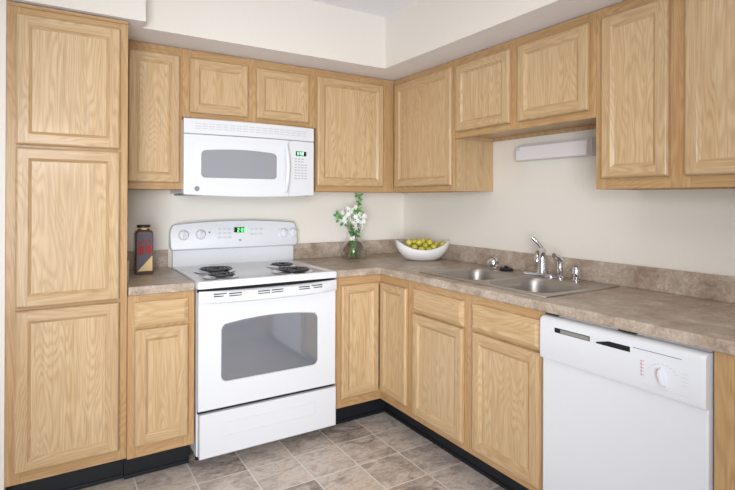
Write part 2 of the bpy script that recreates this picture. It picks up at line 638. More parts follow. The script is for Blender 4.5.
# base cabinets
ZCC = ZC - 0.001
c = cabinet(BACK, -1.984, -1.6915, ZTK, ZCC, DB, 'narrow oak base cabinet with one drawer over one door, left of the stove',
            [(-1.984, -1.94), (-1.745, -1.6915)],
            [(-1.94, -1.745, ZTK, 0.21), (-1.94, -1.745, 0.69, 0.75), (-1.94, -1.745, 0.82, ZCC)], 'base_cabinet')
drawer(c, BACK, -1.958, -1.722, 0.731, 0.842, DB + 0.0005)
door(c, BACK, -1.955, -1.722, 0.192, 0.718, DB + 0.0005)

# corner base: two doors meeting at the inside corner
t = thing('base_cabinet', (-0.6, -0.4, 0), 'oak corner base cabinet with two doors folding at the inside corner, right of the stove', 'cabinet')
mb = MB()
mb.box((-0.931, -DB + 0.019, ZTK), (-0.919, -0.003, ZCC))
mb.box((-0.919, -0.009, ZTK), (-0.003, -0.003, ZCC))
mb.box((-0.009, -0.928, ZTK), (-0.003, -0.009, ZCC))
mb.box((-DB + 0.019, -0.928, ZTK), (-0.009, -0.916, ZCC))
mb.box((-0.919, -DB + 0.02, ZTK + 0.02), (-0.009, -0.009, ZTK + 0.034))
mb.box((-DB + 0.02, -0.916, ZTK + 0.02), (-0.009, -DB + 0.02, ZTK + 0.034))
mb.build('carcass', OAK_V, t)
mb = MB()
mb.box((-DB, -DB, ZTK), (-DB + 0.019, -DB + 0.019, ZCC))
fbox(mb, BACK, -0.931, -0.88, DB - 0.019, DB, ZTK, ZCC, 0.001, 0, 1)
fbox(mb, BACK, -0.88, -DB, DB - 0.019, DB - 0.0004, ZTK, 0.21, 0.001, 1, 1)
fbox(mb, BACK, -0.88, -DB, DB - 0.019, DB - 0.0004, 0.81, ZCC, 0.001, 1, 1)
fbox(mb, RIGHT, 0.88, 0.928, DB - 0.019, DB, ZTK, ZCC, 0.001, 0, 1)
fbox(mb, RIGHT, DB, 0.88, DB - 0.019, DB - 0.0004, ZTK, 0.21, 0.001, 1, 1)
fbox(mb, RIGHT, DB, 0.88, DB - 0.019, DB - 0.0004, 0.81, ZCC, 0.001, 1, 1)
mb.build('face_frame', [FRAME_V, FRAME_H], t)
mb = MB()
fbox(mb, BACK, -0.931, -0.505, DB - 0.115, DB - 0.105, 0.001, ZTK)
fbox(mb, RIGHT, 0.505, 0.928, DB - 0.115, DB - 0.105, 0.001, ZTK)
fbox(mb, BACK, -0.931, -0.515, DB - 0.105, DB - 0.098, 0.001, 0.018)
fbox(mb, RIGHT, 0.522, 0.928, DB - 0.105, DB - 0.098, 0.001, 0.018)
mb.build('toe_kick', BLACKR, t)
door(t, BACK, -0.891, -0.6415, 0.192, 0.828, DB + 0.0005, fw=0.040)
door(t, RIGHT, 0.6415, 0.891, 0.192, 0.828, DB + 0.0005, fw=0.040)

c = cabinet(RIGHT, 0.929, 1.783, ZTK, ZCC, DB, 'wide oak base cabinet under the sink, two drawer fronts over two doors',
            [(0.929, 0.965), (1.315, 1.405), (1.755, 1.783)],
            [(a, b, z, y) for a, b in ((0.965, 1.315), (1.405, 1.755)) for z, y in ((ZTK, 0.21), (0.69, 0.74), (0.82, ZCC))],
            'base_cabinet', top=False)
drawer(c, RIGHT, 0.946, 1.334, 0.717, 0.836, DB + 0.0005)
drawer(c, RIGHT, 1.388, 1.770, 0.717, 0.836, DB + 0.0005)
door(c, RIGHT, 0.953, 1.334, 0.172, 0.707, DB + 0.0005)
door(c, RIGHT, 1.400, 1.770, 0.172, 0.707, DB + 0.0005)
c = cabinet(RIGHT, 2.378, 2.85, ZTK, ZCC, DB, 'oak base cabinet at the right edge of the photo, beyond the dishwasher',
            [(2.378, 2.50), (2.80, 2.85)], [(2.50, 2.80, ZTK, 0.21), (2.50, 2.80, 0.69, 0.74), (2.50, 2.80, 0.82, ZCC)], 'base_cabinet')
drawer(c, RIGHT, 2.485, 2.815, 0.725, 0.836, DB + 0.0005)
door(c, RIGHT, 2.485, 2.815, 0.192, 0.707, DB + 0.0005)


# ------------------------------------------------------------ countertops
def slab(xs, ys, keep, z0, z1, name, parent):
    mb = MB()
    V = {}

    def vert(i, j, k):
        if (i, j, k) not in V:
            V[(i, j, k)] = mb.bm.verts.new((xs[i], ys[j], (z0, z1)[k]))
        return V[(i, j, k)]
    cells = {(i, j) for i in range(len(xs) - 1) for j in range(len(ys) - 1) if keep((xs[i] + xs[i + 1]) / 2, (ys[j] + ys[j + 1]) / 2)}
    for i, j in cells:
        for k in (0, 1):
            mb.bm.faces.new([vert(a, b, k) for a, b in ((i, j), (i + 1, j), (i + 1, j + 1), (i, j + 1))])
        for (di, dj), (p, q) in (((-1, 0), ((i, j), (i, j + 1))), ((1, 0), ((i + 1, j), (i + 1, j + 1))), ((0, -1), ((i, j), (i + 1, j))), ((0, 1), ((i, j + 1), (i + 1, j + 1)))):
            if (i + di, j + dj) not in cells:
                mb.bm.faces.new((vert(*p, 0), vert(*q, 0), vert(*q, 1), vert(*p, 1)))
    return mb.build(name, LAMINATE, parent, bevel=0.006)


t = thing('countertop', (-0.6, -0.3, ZC), 'long L-shaped brown stone-look countertop round the corner, holding the sink', 'countertop')
HX0, HX1, HY0, HY1 = -0.545, -0.065, -1.725, -0.925
slab([-0.934, -DC, HX0, HX1, -0.003], [-2.87, HY0, HY1, -DC, -0.003],
     lambda x, y: not (x < -DC and y < -DC) and not (HX0 < x < HX1 and HY0 < y < HY1), ZC, ZCT, 'worktop', t)
mb = MB()
mb.box((-0.934, -0.022, ZCT), (-0.003, -0.003, 1.016), 0.003)
mb.box((-0.022, -2.87, ZCT), (-0.003, -0.0225, 1.016), 0.003)
mb.build('backsplash', LAMINATE, t)
t = thing('countertop', (-1.85, -0.3, ZC), 'short brown stone-look countertop between the pantry and the stove', 'countertop')
slab([-1.982, -1.6915], [-DC, -0.003], lambda x, y: True, ZC, ZCT, 'worktop', t)
mb = MB()
mb.box((-1.963, -0.022, ZCT), (-1.704, -0.003, 1.016), 0.003)
mb.box((-1.982, -0.49, ZCT), (-1.963, -0.003, 1.016), 0.003)
mb.build('backsplash', LAMINATE, t)

# ------------------------------------------------------------ stove
RX0, RX1 = -1.690, -0.944
RC = (RX0 + RX1) / 2
t = thing('electric_stove', (RC, -0.35, 0), 'white freestanding electric stove with four coil burners and a windowed oven door', 'stove')
mb = MB()
mb.box((RX0 + 0.006, -0.632, 0.075), (RX1 - 0.004, -0.03, 0.884), 0.003)
mb.box((RX0 + 0.03, -0.590, 0.045), (RX1 - 0.03, -0.03, 0.08), 0.002)
mb.build('body', WHITE, t)
mb = MB()      # cooktop: raised lip all round
zt = 0.921


def rr(x0, x1, y0, y1, r, z, n=6):
    pts = []
    for cx, cy, a in ((x1 - r, y1 - r, 0), (x0 + r, y1 - r, 90), (x0 + r, y0 + r, 180), (x1 - r, y0 + r, 270)):
        for k in range(n + 1):
            th = math.radians(a + 90 * k / n)
            pts.append((cx + r * math.cos(th), cy + r * math.sin(th), z))
    return pts


mb.loft([rr(RX0, RX1, -0.682, -0.045, 0.012, 0.885), rr(RX0, RX1, -0.684, -0.045, 0.012, 0.912), rr(RX0 + 0.003, RX1 - 0.003, -0.681, -0.048, 0.012, 0.919),
         rr(RX0 + 0.012, RX1 - 0.012, -0.672, -0.057, 0.012, zt), rr(RX0 + 0.022, RX1 - 0.022, -0.655, -0.067, 0.012, zt - 0.001), rr(RX0 + 0.035, RX1 - 0.035, -0.64, -0.08, 0.012, zt - 0.005)], True, True, True)
mb.build('cooktop', WHITE, t, smooth=True)


BB = (-1.513, -1.544, -1.125, -1.153)


def coil(cx, cy, R, turns, parent):
    """Drip pan, spiral element and support."""
    z = zt - 0.004
    mb = MB()
    mb.lathe([(R + 0.006, 0.0), (R + 0.018, 0.001), (R + 0.018, 0.004), (R + 0.010, 0.006), (R + 0.004, 0.001), (R * 0.5, -0.0005), (0.01, -0.0005)], (cx, cy, z), 40, cap=False)
    pan = mb.build('drip_pan', CHROME, parent, smooth=True)
    pan['label'] = 'chrome drip pan'
    mb = MB()
    pts = []
    N = turns * 28
    for i in range(N + 1):
        a = 2 * PI * i / 28
        r = R - (R - 0.02) * i / N
        pts.append((cx + r * math.cos(a - 2.2), cy + r * math.sin(a - 2.2), z + 0.013))
    mb.tube(pts, 0.0045, 6)
    for k in range(3):
        a = 2 * PI * k / 3 + 0.4
        mb.tube([(cx, cy, z + 0.007), (cx + R * math.cos(a), cy + R * math.sin(a), z + 0.007)], 0.002, 5)
    el = mb.build('coil_element', COILM, parent, smooth=True)
    el['label'] = 'black spiral heating coil'


coil(BB[0], -0.325, 0.094, 4, t)
coil(BB[1], -0.55, 0.070, 3, t)
coil(BB[2], -0.325, 0.070, 3, t)
coil(BB[3], -0.555, 0.094, 4, t)

mb = MB()      # riser below the console
mb.box((-1.684, -0.062, zt - 0.004), (-0.932, -0.025, 1.02), 0.002)
mb.build('riser_panel', WHITE, t)
# console with an arched top and rounded ends, leaning back
GX0, GX1 = -1.704, -0.920


def guard_loop(y, ins, lean):
    pts = []
    x0, x1 = GX0 + ins, GX1 - ins
    N = 24
    zb = 1.014 + ins
    pts.append((x0 + 0.008, y, zb)); 
    pts.append((x1 - 0.008, y, zb))
    pts.append((x1, y, zb + 0.02))
    for k in range(N + 1):
        s = math.cos(PI * k / N)
        xx = (x0 + x1) / 2 + s * (x1 - x0) / 2 * 0.999
        e = abs(s)
        z = 1.182 - ins - 0.020 * e ** 2 - 0.045 * max(0, (e - 0.94) / 0.06) ** 2.5
        pts.append((xx, y + lean, z))
    pts.append((x0, y, zb + 0.02))
    return pts


mb = MB()
mb.loft([guard_loop(-0.022, 0.004, 0), guard_loop(-0.085, 0.0, 0.012), guard_loop(-0.098, 0.003, 0.017), guard_loop(-0.104, 0.010, 0.022)], True, True, True)
mb.build('control_console', WHITE2, t, smooth=True)


def face_y(z):      # console front plane
    return -0.104 + 0.022 * (z - 1.03) / 0.14 - 0.0004 if z > 1.03 else -0.1044


def knob(cx, cz, parent):
    y = -0.0965
    mb = MB()
    mb.lathe([(0.030, -0.004), (0.030, 0.0025), (0.026, 0.005), (0.025, 0.016), (0.022, 0.019), (0.001, 0.019)], (cx, y + 0.002, cz), 32, 'y')
    mb.box((cx - 0.0045, y - 0.026, cz - 0.024), (cx + 0.0045, y - 0.012, cz + 0.024), 0.002)
    k = mb.build('control_knob', WHITE2, parent, smooth=True)
    W[k.name] = W[parent.name]
    mb = MB()
    mb.box((cx - 0.001, y - 0.0265, cz + 0.005), (cx + 0.001, y - 0.0255, cz + 0.022))
    mb.build('pointer', WHITE_G, k)


for kx in (-1.633, -1.537, -1.018, -0.955):
    knob(kx, 1.103 if kx < -1.3 else 1.098, t)

SEG = {'0': 'abcdef', '1': 'bc', '2': 'abged', '3': 'abgcd', '5': 'afgcd', '8': 'abcdefg', '4': 'fgbc', '9': 'abcdfg'}


def digits(mb, txt, x, z, h, y):
    wd = h * 0.5
    th = h * 0.16
    for ch in txt:
        if ch == ':':
            mb.box((x, y - 0.0008, z + h * 0.25), (x + th, y, z + h * 0.25 + th))
            mb.box((x, y - 0.0008, z + h * 0.65), (x + th, y, z + h * 0.65 + th))
            x += th * 2.2
            continue
        g = {'a': (0, h - th, wd, h), 'd': (0, 0, wd, th), 'g': (0, h / 2 - th / 2, wd, h / 2 + th / 2), 'b': (wd - th, h / 2, wd, h), 'c': (wd - th, 0, wd, h / 2), 'e': (0, 0, th, h / 2), 'f': (0, h / 2, th, h)}
        for s in SEG[ch]:
            a, b, c2, d = g[s]
            mb.box((x + a, y - 0.0008, z + b), (x + c2, y, z + d))
        x += wd + th * 1.6


mb = MB()
mb.box((-1.338, -0.1005, 1.110), (-1.272, -0.088, 1.140), 0.002)
ds = mb.build('clock_display', LCD, t)
W[ds.name] = W[t.name]
mb = MB()
digits(mb, '2:00', -1.318, 1.1135, 0.022, -0.1008)
mb.build('digits', LCD_ON, ds)
for px, pz in [(x, z) for x in (-1.435, -1.405, -1.375) for z in (1.075, 1.10, 1.125)] + [(x, z) for x in (-1.235, -1.205, -1.175) for z in (1.09, 1.12)]:
    mb = MB()
    mb.box((px, face_y(pz) - 0.0006, pz), (px + 0.021, face_y(pz) + 0.006, pz + 0.012), 0.001)
    mb.build('touch_pad', PADM, t)
mb = MB()
mb.lathe([(0.0045, -0.006), (0.0045, 0.0012), (0.001, 0.0012)], (-1.485, -0.0955, 1.115), 16, 'y')
mb.build('indicator_light', DARKG, t)['label'] = 'small dark oven indicator light'
mb = MB()
mb.lathe([(0.008, -0.004), (0.008, 0.001), (0.006, 0.001), (0.006, 0.0003), (0.001, 0.0003)], (-1.300, -0.1005, 1.062), 20, 'y')
mb.box((-1.303, -0.1025, 1.059), (-1.297, -0.1012, 1.065))
mb.build('maker_badge', WHITE_G, t)['label'] = 'round grey maker badge'

# oven door with arched window
DY = -0.672
WX0, WX1, WZ0, WZ1 = -1.573, -1.058, 0.428, 0.722


def win_loop(y, e, n=8):
    x0, x1, z0, z1 = WX0 - e, WX1 + e, WZ0 - e, WZ1 + e
    r = 0.028 + e
    pts = []
    for cx, cz, a in ((x0 + r, z0 + r, 180), (x1 - r, z0 + r, 270)):
        for k in range(n + 1):
            th = math.radians(a + 90 * k / n)
            pts.append((cx + r * math.cos(th), y, cz + r * math.sin(th)))
    N = 20
    sag = 0.022
    for k in range(N + 1):
        s = math.cos(PI * (k + 0.4) / (N + 0.8))
        z = z1 - sag * s * s
        if abs(s) > 0.94:
            z -= 0.024 * ((abs(s) - 0.94) / 0.06) ** 2
        pts.append(((x0 + x1) / 2 + s * (x1 - x0) / 2, y, z))
    return pts


def rect_proj(y, pts, x0, x1, z0, z1):
    """Project a loop radially onto a rectangle so the two can be lofted."""
    cx, cz = (x0 + x1) / 2, (WZ0 + WZ1) / 2
    out = []
    for p in pts:
        dx, dz = p[0] - cx, p[2] - cz
        k = 1e9
        if dx: k = min(k, ((x1 - cx) if dx > 0 else (x0 - cx)) / dx)
        if dz: k = min(k, ((z1 - cz) if dz > 0 else (z0 - cz)) / dz)
        out.append([cx + dx * k, y, cz + dz * k])
    for X in (x0, x1):
        for Z in (z0, z1):
            b = min(out, key=lambda q: (q[0] - X) ** 2 + (q[2] - Z) ** 2)
            b[0], b[2] = X, Z
    return [tuple(q) for q in out]


ODX0, ODX1, ODZ0, ODZ1 = RX0 + 0.006, RX1 - 0.004, 0.302, 0.866
mb = MB()
lp = win_loop(DY, 0.004)
R0 = rect_proj(DY + 0.036, lp, ODX0, ODX1, ODZ0, ODZ1)
R1 = rect_proj(DY + 0.004, lp, ODX0, ODX1, ODZ0, ODZ1)
R2 = rect_proj(DY, lp, ODX0 + 0.004, ODX1 - 0.004, ODZ0 + 0.004, ODZ1 - 0.004)
mb.loft([R0, R1, R2, lp, win_loop(DY + 0.006, 0.0)], True, True, True)
dr = mb.build('oven_door', WHITE, t)
W[dr.name] = W[t.name]
mb = MB()
mb.loft([win_loop(DY + 0.0055, 0.0005), win_loop(DY + 0.003, 0.0), win_loop(DY + 0.0022, -0.006)], True, True, True)
mb.build('oven_window', OVENG, dr)['label'] = 'grey arched oven glass'
# handle: full-width bar bulging forward in the middle, with vent slots above
mb = MB()
N = 24


def hp(i, dz, out):
    s = -1 + 2 * i / N
    x = RC + s * (RX1 - RX0) / 2 * 0.985
    y = DY - 0.004 - out * (0.006 + 0.030 * (1 - abs(s) ** 4))
    return (x, y, dz + 0.006 * s * s)


rows = [(0.868, 0.0), (0.868, 0.5), (0.862, 0.86), (0.852, 1.0), (0.826, 1.0), (0.815, 0.9), (0.809, 0.55), (0.812, 0.0)]
mb.loft([[hp(i, z, o) for z, o in rows] for i in range(N + 1)], True, True, True)
hd = mb.build('handle', WHITE, dr, smooth=True)
W[hd.name] = W[t.name]
for sx in (-1.621, -1.550, -1.407, -1.336, -1.187, -1.112):
    for r2 in (0, 1):
        mb = MB()
        s = (sx + 0.031 - RC) / ((RX1 - RX0) / 2)
        y = DY - 0.004 - (0.006 + 0.030 * (1 - abs(s) ** 4))
        zz = 0.857 - r2 * 0.011 + 0.006 * s * s
        mb.box((sx, y - 0.0012, zz - 0.0028), (sx + 0.062, y + 0.010, zz + 0.0015))
        mb.build('vent_slot', BLACK, dr)['label'] = 'dark vent slot'
# storage drawer
mb = MB()
x0, x1 = RX0 + 0.011, RX1 - 0.004
zz0, zz1 = 0.078, 0.288


def rxz(y, i):
    return [(x0 + i, y, zz0 + i), (x1 - i, y, zz0 + i), (x1 - i, y, zz1 - i), (x0 + i, y, zz1 - i)]


mb.loft([rxz(-0.633, 0), rxz(-0.676, 0), rxz(-0.681, 0.005)], True, True, True)
# scooped grip
gl = []
for k, (yy, e) in enumerate(((-0.6812, 0.0), (-0.6822, 0.006), (-0.6818, 0.014), (-0.6812, 0.020))):
    pts = []
    gx0, gx1, gz0, gz1 = -1.585 + e, -1.075 - e, 0.165 + e, 0.245 - e
    r = 0.02
    for cx, cz, a in ((gx0 + r, gz0 + r, 180), (gx1 - r, gz0 + r, 270), (gx1 - r, gz1 - r, 0), (gx0 + r, gz1 - r, 90)):
        for q in range(6):
            th = math.radians(a + 90 * q / 5)
            pts.append((cx + r * math.cos(th), yy, cz + r * math.sin(th)))
    gl.append(pts)
mb.loft(gl, True, False, True)
mb.build('storage_drawer', WHITE, t)
mb = MB()
mb.box((RX0 + 0.008, -0.655, 0.286), (RX1 - 0.008, -0.633, 0.304))
mb.build('dark_gap', BLACK, t)
mb = MB()
mb.box((RX0 + 0.006, -0.655, 0.864), (RX1 - 0.006, -0.633, 0.887))
mb.build('dark_gap', BLACK, t)
for fx in (RX0 + 0.05, RX1 - 0.05):
    for fy in (-0.50, -0.08):
        MB().lathe([(0.018, 0.0), (0.018, 0.012), (0.008, 0.016), (0.008, 0.076)], (fx, fy, 0.0005), 16).build('foot', BLACKR, t)

# ------------------------------------------------------------ microwave
MX0, MX1 = -1.694, -0.946
MZ0, MZ1 = 1.335, 1.735
MC = (MX0 + MX1) / 2
t = thing('microwave_oven', (MC, -0.2, MZ0), 'white over-the-range microwave oven under the short cabinet, with grey window', 'microwave')
mb = MB()
mb.box((MX0 + 0.004, -0.36, MZ0 + 0.006), (MX1 - 0.004, -0.004, MZ1 - 0.002), 0.003)
mb.build('body', WHITE2, t)
mb = MB()
mb.box((MX0 + 0.02, -0.35, MZ0 - 0.004), (MX1 - 0.02, -0.03, MZ0 + 0.007), 0.002)
mb.build('underside_plate', mat('grey_metal_plate', srgb(150, 150, 152), 0.45, 0.6), t)


def bow(x):
    s = (x - MC) / ((MX1 - MX0) / 2)
    return -0.384 - 0.026 * (1 - s * s)


def bowed(mb, x0, x1, z0, z1, yb, e=0.004, drop=0.0, n=20, out=0.0, mi=0, ztop=None):
    loops = []
    for i in range(n + 1):
        x = x0 + (x1 - x0) * i / n
        s = (x - MC) / ((MX1 - MX0) / 2)
        zb = z0 - drop * (1 - s * s)
        y = bow(x) - out
        loops.append([(x, yb, zb), (x, y + e, zb), (x, y, zb + e), (x, y, z1 - e), (x, y + e, z1), (x, yb, z1)])
    mb.loft(loops, True, True, True, mi)


mb = MB()
bowed(mb, MX0, MX1, 1.655, MZ1, -0.36)
vg = mb.build('vent_grille', WHITE, t, smooth=True)
W[vg.name] = W[t.name]
mb = MB()
for r in range(3):
    z = 1.683 + r * 0.013
    x = MX0 + 0.055
    while x < MX1 - 0.07:
        bowed(mb, x, x + 0.030, z - 0.003, z + 0.003, bow(x) + 0.004, 0.0008, n=2, out=0.0006)
        x += 0.036
mb.build('vent_louvres', GREYW, vg)
SPL = -1.112
mb = MB()
bowed(mb, MX0, SPL - 0.0015, MZ0, 1.652, -0.36, 0.004, 0.012)
dr = mb.build('door', WHITE, t, smooth=True)
W[dr.name] = W[t.name]
mb = MB()
bowed(mb, SPL + 0.0015, MX1, MZ0, 1.652, -0.36, 0.004, 0.012)
cp = mb.build('control_panel', WHITE, t, smooth=True)
W[cp.name] = W[t.name]


def bowed_outline(mb, x0, x1, z0, z1, r, arch, out, depth, n=30, mi=0):
    """Rounded, arched-top panel following the bowed front."""
    lo, li = [], []
    front, back = [], []
    for i in range(n + 1):
        x = x0 + (x1 - x0) * (0.5 - 0.5 * math.cos(PI * i / n))
        s = (x - (x0 + x1) / 2) / ((x1 - x0) / 2)
        d = min(x - x0, x1 - x)
        c = r - math.sqrt(max(0, r * r - (r - d) ** 2)) if d < r else 0
        za, zb = z0 + c, z1 - arch * s * s - c
        y = bow(x) - out
        front.append([(x, y, za), (x, y, zb)])
        back.append([(x, y + depth, za), (x, y + depth, zb)])
    loops = [[f[0], f[1], b[1], b[0]] for f, b in zip(front, back)]
    mb.loft(loops, True, True, True, mi)


mb = MB()
bowed_outline(mb, -1.640, -1.150, 1.390, 1.612, 0.012, 0.0, 0.0015, 0.004)
fr = mb.build('window_surround', WHITE2, dr, smooth=True)
mb = MB()
bowed_outline(mb, -1.608, -1.190, 1.424, 1.580, 0.022, 0.012, 0.0022, 0.004)
mb.build('window', MWG, dr, smooth=True)['label'] = 'grey microwave window'
mb = MB()      # bowed vertical handle
pts = []
for k in range(15):
    s = -1 + 2 * k / 14
    pts.append((-1.133, bow(-1.133) - 0.004 - 0.030 * (1 - abs(s) ** 2.5), 1.492 + s * 0.135))
mb.tube(pts, [0.010 + 0.003 * (1 - abs(-1 + 2 * k / 14)) for k in range(15)], 12)
mb.build('handle', WHITE, dr, smooth=True)
mb = MB()
bowed(mb, -1.068, -0.998, 1.565, 1.592, bow(-1.03) + 0.004, 0.001, n=4, out=0.001)
ds = mb.build('display', LCD, cp)
mb = MB()
digits(mb, '3:58', -1.060, 1.570, 0.017, bow(-1.065) - 0.0018)
mb.build('digits', LCD_PALE, t)
mb = MB()
for r, z in enumerate((1.548, 1.532, 1.514, 1.498, 1.482, 1.466, 1.450, 1.434)):
    for k in range(4):
        if r < 2 and k == 3:
            continue
        x = -1.075 + k * 0.022
        bowed(mb, x, x + 0.014, z - 0.0035, z + 0.002, bow(x) + 0.004, 0.0005, n=1, out=0.0008)
mb.build('keypad', WHITE_G, cp)
mb = MB()
bx, bz = -1.628, 1.366
yb = bow(bx)
mb.lathe([(0.0125, -0.002), (0.0125, 0.002), (0.0105, 0.002), (0.0105, 0.0012), (0.001, 0.0012)], (bx, yb, bz), 24, 'y')
bd = mb.build('maker_badge', DARKG, dr)
bd['label'] = 'round grey maker badge with letters'
mb = MB()      # the two script letters of the badge, as tubes
mb.tube([(bx - 0.001, yb - 0.002, bz + 0.004), (bx - 0.005, yb - 0.002, bz + 0.004), (bx - 0.007, yb - 0.002, bz), (bx - 0.005, yb - 0.002, bz - 0.004), (bx - 0.001, yb - 0.002, bz - 0.003), (bx - 0.001, yb - 0.002, bz)], 0.0008, 5)
mb.tube([(bx + 0.006, yb - 0.002, bz + 0.004), (bx + 0.002, yb - 0.002, bz + 0.003), (bx + 0.004, yb - 0.002, bz), (bx + 0.001, yb - 0.002, bz - 0.003), (bx + 0.006, yb - 0.002, bz - 0.004)], 0.0008, 5)
mb.build('badge_letters', WHITE, t)

# ------------------------------------------------------------ dishwasher (u = -y)
D0, D1 = 1.788, 2.373
t = thing('dishwasher', (-0.35, -(D0 + D1) / 2, 0), 'white built-in dishwasher with a control dial, under the countertop at right', 'dishwasher')
mb = MB()
fbox(mb, RIGHT, D0 + 0.006, D1 - 0.002, 0.03, 0.605, 0.09, 0.868, 0.003)
mb.build('tub', WHITE2, t)
mb = MB()
fbox(mb, RIGHT, D0 + 0.002, D1 - 0.001, 0.606, 0.640, 0.12, 0.702, 0.006, 0, 3)
mb.build('door', WHITE, t)
mb = MB()      # control panel: profile with rolled top and bottom, extruded along u
prof = [(0.606, 0.700), (0.640, 0.700), (0.652, 0.704), (0.656, 0.715), (0.655, 0.846), (0.650, 0.856), (0.640, 0.862), (0.606, 0.864)]
loops = []
for u, sc in ((D0 + 0.001, 0.985), (D0 + 0.004, 0.996), (D0 + 0.010, 1), (D1 - 0.018, 1), (D1 - 0.008, 0.994), (D1 - 0.002, 0.975)):
    loops.append([RIGHT(u, 0.606 + (n - 0.606) * (sc if sc == 1 else sc - 0.12 * (1 - sc) * 10), z) for n, z in prof])
mb.loft(loops, True, True, True)
cp = mb.build('control_panel', WHITE, t, smooth=True)
W[cp.name] = W[t.name]
NF = 0.6557
mb = MB()
fbox(mb, RIGHT, 1.856, 2.003, NF - 0.006, NF + 0.0003, 0.813, 0.832, 0.002)
mb.build('grip_slot', BLACK, cp)['label'] = 'dark grip slot'
mb = MB()
fbox(mb, RIGHT, 2.026, 2.148, NF - 0.006, NF + 0.0003, 0.813, 0.832, 0.002)
mb.build('grip_slot', BLACK, cp)['label'] = 'dark grip slot'
mb = MB()
fbox(mb, RIGHT, 1.882, 2.000, NF - 0.004, NF + 0.0008, 0.815, 0.829, 0.001)
mb.build('latch_plate', mat('grey_latch', srgb(140, 138, 132), 0.4), cp)
mb = MB()
a = [RIGHT(2.010, NF, 0.834), RIGHT(2.075, NF, 0.832), RIGHT(2.010, NF, 0.815)]
b = [RIGHT(2.010, NF + 0.0012, 0.834), RIGHT(2.075, NF + 0.0012, 0.832), RIGHT(2.010, NF + 0.0012, 0.815)]
mb.loft([a, b], True, True, True)
mb.build('latch_tab', WHITE, cp)
mb = MB()
fbox(mb, RIGHT, 2.158, 2.307, NF - 0.002, NF + 0.0004, 0.832, 0.8338)
mb.build('dark_groove', DARKG, cp)
# dial: round skirt with an oval grip
ku, kz = 2.251, 0.763
mb = MB()
mb.lathe([(0.011, -0.002), (0.011, 0.001), (0.009, 0.0025), (0.001, 0.003)], RIGHT(ku, NF, kz), 36, 'x')
loops = []
for h, s in ((0.000, 1.15), (0.004, 1.0), (0.013, 0.96), (0.016, 0.85), (0.017, 0.6)):
    lp = []
    for i in range(28):
        a = 2 * PI * i / 28
        eu, ez = 0.0085 * s * math.cos(a), 0.026 * s * math.sin(a)
        tl = 0.25
        lp.append(RIGHT(ku + eu * math.cos(tl) - ez * -math.sin(tl) * -1, NF + h, kz + eu * math.sin(tl) * -1 * -1 + ez * math.cos(tl)))
    loops.append(lp)
mb.loft(loops, True, True, True)
mb.build('dial', WHITE2, cp, smooth=True)
mb = MB()
for k in range(5):
    fbox(mb, RIGHT, 2.181, 2.194 - 0.003 * (k % 2), NF - 0.001, NF + 0.0004, 0.796 - k * 0.011, 0.798 - k * 0.011)
fbox(mb, RIGHT, 2.184, 2.1855, NF - 0.001, NF + 0.0005, 0.748, 0.796)
mb.build('red_markings', MARK_RED, cp)
mb = MB()
for k in range(9):
    a = PI * (0.15 + 0.7 * k / 8)
    uu, zz = ku - 0.046 * math.cos(a), kz + 0.040 * math.sin(a)
    fbox(mb, RIGHT, uu - 0.004, uu + 0.004, NF - 0.001, NF + 0.0003, zz - 0.0012, zz + 0.0012)
for k in range(4):
    fbox(mb, RIGHT, 2.305, 2.325, NF - 0.001, NF + 0.0003, 0.79 - k * 0.012, 0.7918 - k * 0.012)
fbox(mb, RIGHT, 2.185, 2.33, NF - 0.001, NF + 0.0003, 0.7245, 0.7257)
mb.build('grey_markings', GREYW, cp)
mb = MB()
fbox(mb, RIGHT, D0 + 0.002, D1 - 0.002, 0.50, 0.515, 0.001, 0.118)
mb.build('toe_kick', BLACKR, t)
mb = MB()
fbox(mb, RIGHT, D0 + 0.004, D1 - 0.004, 0.58, 0.600, 0.8685, 0.8728)
mb.build('mounting_strip', GREYW, t)
for ua, ub in ((1.795, 1.85), (2.09, 2.15)):
    mb = MB()
    fbox(mb, RIGHT, ua, ub, 0.601, 0.628, 0.8690, 0.8728)
    mb.build('mounting_bracket', BLACK, t)

# ------------------------------------------------------------ sink
t = thing('double_sink', (-0.3, -1.33, ZCT), 'stainless steel double-bowl sink set into the long countertop', 'sink')
SX0, SX1, SY0, SY1 = -0.560, -0.050, -1.742, -0.914
YM = (SY0 + SY1) / 2
mb = MB()
ZR = ZCT + 0.0045


